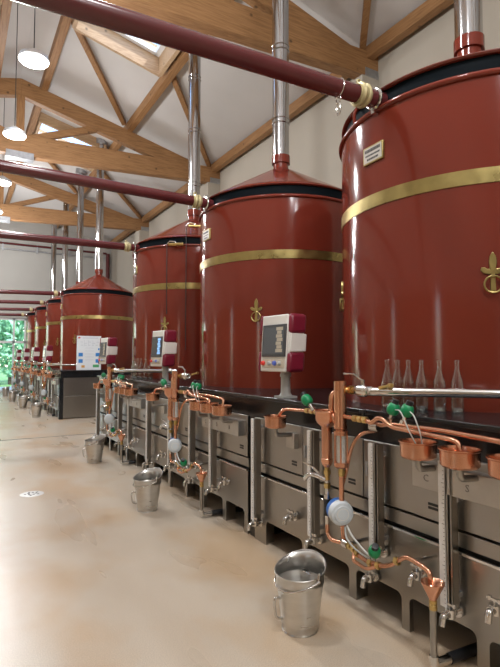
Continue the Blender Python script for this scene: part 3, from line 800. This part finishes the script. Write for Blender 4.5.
# low copper drain line
t = root('drain_line', '', 'pipe', (X, 2.43, .39), 'copper drain lines')
part('tube', MB().tube(fillet([(X, 2.45, .48), (X, 2.45, .41), (X, 2.41, .385), (X, 2.34, .395), (X, 2.26, .405)], .03), .013, 10), 'copper', t)
part('long_tube', MB().tube(fillet([(X, 2.19, .375), (X, 2.10, .36), (X, 2.0, .372), (X, 1.93, .402), (X, 1.865, .455), (X, 1.82, .484), (X, 1.76, .478), (X, 1.70, .468), (X, 1.675, .455), (X, 1.67, .405)], .04), .0125, 10), 'copper', t)
part('bypass', MB().tube(fillet([(X - .01, 2.20, .38), (X - .03, 2.19, .345), (X - .03, 2.08, .335), (X - .01, 2.03, .36)], .02), .010, 8), 'copper', t)
for yy, zz in ((2.245, .402), (2.215, .395), (2.185, .378), (2.08, .362), (2.02, .368), (1.885, .44)):
    part('brass_nut', MB().lathe([(.012, -.014), (.021, -.012), (.021, .012), (.012, .014)], (X, yy, zz), (0, 1, -.1), 6, smooth=False), 'brass_fit', t)
m = MB().lathe([(0, -.02), (.024, -.02), (.024, .02), (0, .02)], (X, 2.28, .402), (0, 1, 0), 12); m.cyl((X, 2.28, .40), (FX, 2.28, .40), .012, 8); m.cyl((X, 1.775, .48), (FX, 1.775, .47), .011, 8)
part('valve_block', m, 'chrome', t)
STN.append((t, 'low copper drain line from flow meter to the funnel, {s}', range(7)))

# funnel with stand pipe
t = root('drain_funnel', '', 'funnel', (X, 1.66, 0), 'copper drain funnels'); y = 1.66
part('funnel', MB().lathe([(.052, .417), (.056, .419), (.056, .414), (.016, .335), (.013, .30)], (X, y, 0), n=32).lathe([(.052, .417), (.012, .338), (0, .336)], (X, y, 0), n=32), 'copper', t)
part('brass_nut', MB().lathe([(0, .29), (.019, .29), (.019, .312), (.015, .316), (.019, .32), (.019, .335), (.012, .338)], (X, y, 0), n=16), 'brass_fit', t)
part('stand_pipe', MB().cyl((X, y, .055), (X, y, .295), .0165, 14), 'steel', t)
part('elbow', MB().tube(fillet([(X, y, .075), (X, y, .035), (X + .12, y - .01, .035)], .03), .022, 12), 'chrome', t)
part('waste_pipe', MB().cyl((X + .10, y - .008, .035), (X + .62, y - .05, .035), .026, 12), 'btn_black', t)
STN.append((t, 'copper funnel on a steel stand pipe, {s}', range(7)))

# control panel
px_, py_ = 2.235, 3.24
t = root('operator_terminal', '', 'control panel', (px_, py_, CT), 'operator control panels')
m = MB().lathe([(.05, CT), (.058, CT), (.058, CT + .012), (.046, CT + .025), (.038, CT + .04), (.036, CT + .16), (.044, CT + .165), (.044, CT + .185), (.038, CT + .19), (.042, CT + .24)], (px_, py_, 0), n=12)
m.box(px_ - .065, px_ + .065, py_ - .065, py_ + .065, CT, CT + .014)
part('stand', m, 'grey', t)
zb, zt, w, dp = CT + .205, CT + .645, .178, .20
tl = .03                                        # slight backward tilt of the face
rt = math.radians(5); cs, sn = math.cos(rt), math.sin(rt)
def hx(x, y, z):                                # head frame: x towards the aisle (front = -), y along the row
    x += tl * (z - zb) / (zt - zb); return Vector((px_ + x * cs - y * sn, py_ + x * sn + y * cs, z))
def hbox(x0, x1, y0, y1, z0, z1, mb=None):
    mb = mb or MB(); vs = [hx(x, y, z) for z in (z0, z1) for x, y in ((x0, y0), (x1, y0), (x1, y1), (x0, y1))]
    return mb.add(vs, [(3, 2, 1, 0), (4, 5, 6, 7), (0, 1, 5, 4), (1, 2, 6, 5), (2, 3, 7, 6), (3, 0, 4, 7)])
part('case', hbox(-.12, .04, -w + .012, w - .012, zb + .01, zt - .01), 'white', t, .02)
part('face', hbox(-.135, -.115, -w + .02, w - .02, zb, zt), 'white', t, .012)
for zz0, zz1 in ((zb - .002, zb + .155), (zt - .15, zt + .006)):
    m = hbox(-.122, .045, -w - .004, -w + .06, zz0, zz1); part('corner_cap', m, 'maroon', t, .028)
    part('corner_cap', hbox(-.140, .045, w - .022, w + .006, zz0, zz1), 'maroon', t, .015)
part('rear_box', hbox(.0, .058, -w + .012, w - .03, zb + .155, zt - .15), 'white', t, .006)
part('side_band', hbox(-.11, .04, -w - .001, -w + .03, zb + .155, zt - .15), 'white', t, .004)
sc_ = part('screen', hbox(-.146, -.13, -w + .026, w - .045, zb + .115, zt - .075), 'bezel', t, .004)
part('display', hbox(-.1475, -.145, -w + .045, w - .064, zb + .135, zt - .095), 'screen', sc_)
m = MB()
for q in range(7):
    z0 = zb + .15 + q * .028; hbox(-.1488, -.147, -w + .055 + .008 * (q % 3), -w + .135 - .012 * (q % 2), z0, z0 + .025, m)
part('diagram', m, 'screen_lit', sc_)
part('control_strip', hbox(-.139, -.134, -w + .03, w - .05, zb + .03, zb + .10), 'beige', t, .003)
for yy, mat, lab in ((w - .07, 'btn_red', 'red stop button'), (w - .15, 'grey', None), (w - .215, 'btn_blue', 'blue button'), (w - .27, 'grey', None)):
    c = hx(-.139, yy, zb + .065)
    part('button', MB().lathe([(.018, 0), (.019, .008), (.014, .022), (0, .024)], c, (-1, 0, .06), 16), mat, t, label=lab)
STN.append((t, 'white and maroon control panel with screen on grey stand, {s}', range(7)))

# steel bucket
def make_bucket():
    bx, by = 1.675, 2.27
    t = root('steel_bucket', '', 'bucket', (bx, by, 0), 'stainless steel buckets'); H = .312; n = 56
    ro = lambda z: .098 + (.138 - .098) * z / H
    def topz(a):                                # the pouring side rises towards the cabinets
        c = .5 + .5 * math.cos(a - math.radians(25)); return H - .004 + .066 * c ** 2.0
    m = MB(); vs = []; zs = [0, .012, .03, .034, .038, .1, .2, None]
    rows = 9
    def rr(z): return ro(min(z, H)) + (.012 * max(0, z - H) / .06 if z > H else 0)
    lv = [0, .04, .043, .05, .15, .255, .26, .265]
    for a_i in range(n):
        a = 2 * PI * a_i / n
        for z in lv: vs.append((a, z, ro(z) + (.0025 if z in (.043, .26) else 0)))
        vs.append((a, H * .96 + (topz(a) - H) * .6, rr(H * .96 + (topz(a) - H) * .6))); vs.append((a, topz(a), rr(topz(a))))
    k = len(lv) + 2
    P = [(bx + r_ * math.cos(a), by + r_ * math.sin(a), z) for a, z, r_ in vs]
    fs = []
    for i in range(n):
        j = (i + 1) % n
        for q in range(k - 1): fs.append((i * k + q, j * k + q, j * k + q + 1, i * k + q + 1))
    fs.append(tuple(i * k for i in range(n - 1, -1, -1)))
    m.add(P, fs, True)
    b = part('body', m, 'bucket', t, sharp=60)
    sm = b.modifiers.new('wall', 'SOLIDIFY'); sm.thickness = .003; sm.offset = -1
    part('rolled_rim', MB().tube([(bx + rr(topz(a)) * math.cos(a), by + rr(topz(a)) * math.sin(a), topz(a)) for a in [2 * PI * i / n for i in range(n)]], .0045, 8, closed=True), 'bucket', t)
    part('foot_ring', MB().torus((bx, by, .004), .098, .004, n=40, m=8), 'bucket', t)
    # bail: pivots on +Y and -Y, hanging down on the aisle side
    pts = []
    for i in range(25):
        q = PI * i / 24; yy = .150 * math.cos(q); dx = -.156 * math.sin(q)
        pts.append((bx + dx + .02, by + yy, .300 - .060 * math.sin(q)))
    part('bail', MB().tube(pts, .0045, 8), 'chrome', t)
    for s in (-1, 1):
        part('ear', MB().lathe([(0, 0), (.016, 0), (.016, .012), (0, .012)], (bx + .02, by + s * .134, .298), (0, s, 0), 14).tube([(bx + .02, by + s * .142, .298), (bx + .02, by + s * .142, .322), (bx + .03, by + s * .138, .338)], .008, 8), 'chrome', t)
    # low tipping handle on the side opposite the spout
    a = math.radians(174); dx, dy = math.cos(a), math.sin(a)
    q = lambda r_, z: (bx + dx * r_, by + dy * r_, z)
    part('side_handle', MB().tube(fillet([q(.118, .185), q(.155, .195), q(.162, .165), q(.150, .085), q(.103, .075)], .022), .0075, 10), 'chrome', t)
    return t
bk = make_bucket()
BY = [2.296, 4.80, 7.34, 13.55, 16.2, 18.75, 21.4]
bl = ['stainless steel bucket with raised lip, largest, standing at the front', 'stainless steel bucket on the floor before the second still', 'stainless steel bucket on the floor before the third still',
      'small distant steel bucket just past the floor joint', 'small distant steel bucket before the fifth still', 'small distant steel bucket before the sixth still', 'tiny distant steel bucket closest to the window']
for k in range(7):
    o = bk if k == 0 else copy_tree(bk)
    o.location.y = BY[k]; o.location.x = [1.675, 1.65, 1.73, 1.74, 1.71, 1.64, 1.63][k]
    o['label'] = bl[k]
    if k in (1, 2, 4): o.rotation_euler.z = math.radians([0, 8, -10, 0, 14][k])

# copies of every fitting for the other stations
for src, lab, which in STN:
    for k in which:
        o = src if k == 0 else copy_tree(src)
        if k: o.location.y = src.location.y + VY[k] - VY[0]
        if k == 1 and src.name == 'operator_terminal':
            for c in kids(o):
                for g in kids(c):
                    if g.name.startswith('diagram'): g.data = g.data.copy(); g.data.materials[0] = M['screen_blue']
        if k == 1 and src.name == 'feed_rail':
            for c in kids(o):
                if c.name.startswith('tube'):
                    for g in kids(c): bpy.data.objects.remove(g)
                    bpy.data.objects.remove(c)
        o['label'] = lab.format(s=sname(k))

# glass bottles in front of the first and the third still
def make_bottle():
    t = root('glass_bottle', '', 'bottle', (0, 0, CT), 'clear glass bottles')
    part('glass', MB().lathe([(0, .012), (.026, .006), (.034, 0.0), (.037, .006), (.0375, .15), (.035, .175), (.026, .205), (.017, .235), (.0135, .25), (.0135, .285), (.016, .287), (.016, .297), (.0125, .30), (.0115, .298), (.0115, .25), (.024, .203), (.0335, .172), (.0345, .15), (.0345, .012), (.028, .012), (0, .022)], (0, 0, CT), n=28), 'glass', t)
    part('base', MB().lathe([(0, .002), (.030, .002), (.0335, .008), (.030, .02), (.012, .028), (0, .03)], (0, 0, CT), n=24), 'glass_base', t)
    return t
bt = make_bottle()
BA = [185.9, 190.1, 194.1, 198.6, 204.3, 209.6]
bo = ['first', 'second', 'third', 'fourth', 'fifth', 'last']
for st in (0, 2):
    for i, a in enumerate(BA):
        o = bt if (st, i) == (0, 0) else copy_tree(bt)
        a = math.radians(a); o.location = (AX + 1.055 * math.cos(a), VY[st] + 1.055 * math.sin(a), CT)
        o['label'] = 'clear glass bottle, %s of six along the foot of the %s still, from the column' % (bo[i], ORD[st])
        o['group'] = 'clear glass bottles at the %s still' % ORD[st]

# poster board
t = root('poster_board', 'white process poster board with blue boxes leaning on the worktop end', 'poster board', (2.85, 12.82, CT))
def pp(x, z, d=0):
    y = 12.80 + .17 * z; c, s_ = math.cos(.10), math.sin(.10)
    return Vector((2.845 + (x + .035 * (z / .87)) * 1, y - d, CT + .0 + z))
def pq(x0, x1, z0, z1, d0, d1, mb=None):
    mb = mb or MB(); vs = [pp(x, z, d) for d in (d0, d1) for x, z in ((x0, z0), (x1, z0), (x1, z1), (x0, z1))]
    return mb.add(vs, [(0, 1, 2, 3), (7, 6, 5, 4), (0, 4, 5, 1), (1, 5, 6, 2), (2, 6, 7, 3), (3, 7, 4, 0)])
pb = part('board', pq(-.3, .3, 0, .86, -.012, .0), 'paper', t)
for x0 in (-.255, .165):
    for z0 in (.34, .18): part('blue_box', pq(x0, x0 + .105, z0, z0 + .09, 0, .002), 'ink_blue', pb)
part('blue_box', pq(.225, .26, .50, .55, 0, .002), 'ink_blue', pb)
part('orange_box', pq(-.18, -.10, .06, .12, 0, .002), 'ink_orange', pb)
part('green_box', pq(.10, .25, .065, .135, 0, .002), 'ink_green', pb)
part('red_emblem', MB().prism([(-.28, .81), (-.25, .785), (-.205, .81), (-.25, .84)], 0, .002, lambda a, b, q: pp(a, b, q)), 'ink_red', pb)
m = MB(); pq(-.16, .22, .80, .815, 0, .002, m)
for i in range(5):
    pq(-.22 + .1 * i, -.15 + .1 * i, .70 - .03 * (i % 2), .71 - .03 * (i % 2), 0, .002, m)
    pq(-.20 + .09 * i, -.15 + .09 * i, .62, .63, 0, .002, m); pq(-.10, .12, .55 - .075 * i, .556 - .075 * i, 0, .002, m)
for x in (-.12, -.02, .09): pq(x, x + .005, .60, .76, 0, .002, m)
part('printed_lines', m, 'ink_grey', pb)

# pipes along the end wall
t = root('wall_pipe', 'thin dark pipes running high across the grey end wall', 'wall pipe', (1, Y1 - .1, 6.45))
part('red_pipe', MB().cyl((LX, Y1 - .09, 6.52), (6.1, Y1 - .09, 6.52), .05, 12), 'pipe_red', t)
part('grey_pipe', MB().cyl((LX, Y1 - .07, 6.28), (6.1, Y1 - .07, 6.28), .035, 10), 'galv', t)
m = MB()
for x in (.2, 1.6, 3.0, 4.4, 5.6): m.box(x - .03, x + .03, Y1 - .12, Y1, 6.20, 6.6)
part('clip', m, 'galv', t)
dp_ = single('down_pipe', MB().cyl((6.16, Y1 - .12, 0), (6.16, Y1 - .12, 6.5), .09, 16), 'pipe_red', 'dark red down pipe in the corner of the end wall', 'down pipe', (6.16, Y1 - .12, 0))

# ------------------------------------------------------------------ outdoors beyond the glazing
struct('ground_outside', MB().box(LX - .25, 30, Y1 + .3, 70, -.12, -.02), 'lawn')
struct('paving_outside', MB().box(LX - .25, 8, Y1 + .3, Y1 + 4.2, -.02, 0), 'paving')
def tree(x, y, h, w, mat, lab):
    t = root('garden_tree', lab, 'tree', (x, y, 0), 'trees outside the window')
    part('trunk', MB().tube([(x, y, -.03), (x + .05, y, h * .3), (x, y + .05, h * .7)], [.14, .1, .05], 8), 'bark', t)
    m = MB()
    for i in range(1500):
        a = random.uniform(0, 2 * PI); q = random.uniform(-1, 1); r = random.random() ** .33
        c = Vector((x + math.cos(a) * math.sqrt(1 - q * q) * w * r, y + math.sin(a) * math.sqrt(1 - q * q) * w * r, h * .56 + q * h * .5 * r))
        if c.z < .1: c.z = .1 + random.random() * .5
        u = Vector((random.gauss(0, 1), random.gauss(0, 1), random.gauss(0, 1))).normalized(); v = u.orthogonal().normalized(); s = random.uniform(.12, .26)
        m.add([c + u * s, c + v * s * .6, c - u * s, c - v * s * .6], [(0, 1, 2, 3)])
    part('crown', m, mat, t)
for x, y, h, w, mat, lab in ((-.6, 30.6, 5.2, 1.5, 'leaf', 'leafy green tree outside, seen at the left pane'), (2.6, 31.0, 6.0, 1.5, 'leaf_b', 'bluish green tree outside behind the tall mullion'), (6.0, 32.5, 6.4, 1.7, 'leaf', 'leafy green tree outside, partly behind the far stills'), (1.0, 35.2, 6.5, 1.9, 'leaf', 'taller green tree outside, behind the other garden trees')):
    tree(x, y, h, w, mat, lab)

# ------------------------------------------------------------------ light
w = bpy.data.worlds.new('World'); SC.world = w; w.use_nodes = True
nt = w.node_tree; bg = nt.nodes['Background']
sky = nt.nodes.new('ShaderNodeTexSky'); sky.sky_type = 'NISHITA'; sky.sun_disc = False; sky.sun_elevation = math.radians(48); sky.sun_rotation = math.radians(200); sky.air_density = 1.1; sky.dust_density = 0.6; sky.ozone_density = 1.6
nt.links.new(sky.outputs[0], bg.inputs[0]); bg.inputs[1].default_value = 0.75

sl = bpy.data.lights.new('sun', 'SUN'); sl.energy = 5.5; sl.angle = .02; sl.color = (1, .96, .9)
so = bpy.data.objects.new('sun', sl); COL.objects.link(so); so.rotation_euler = Vector((-.6, .55, -1)).to_track_quat('-Z', 'Y').to_euler()

# ------------------------------------------------------------------ camera
cam = bpy.data.cameras.new('camera'); co = bpy.data.objects.new('camera', cam); COL.objects.link(co); SC.camera = co
cam.sensor_fit = 'AUTO'; cam.sensor_width = 36; cam.lens = 496 / 667 * 36; cam.clip_start = .05; cam.clip_end = 300
A, Pt = math.radians(30.507), math.radians(2.762)
co.location = (0, 0, 1.5)
fwd = Vector((math.sin(A) * math.cos(Pt), math.cos(A) * math.cos(Pt), math.sin(Pt)))
co.rotation_euler = fwd.to_track_quat('-Z', 'Y').to_euler()

SC.view_settings.view_transform = 'Standard'; SC.view_settings.look = 'None'; SC.view_settings.gamma = 1; SC.view_settings.use_curve_mapping = False
SC.view_settings.exposure = 0.0
SC.cycles.use_denoising = True
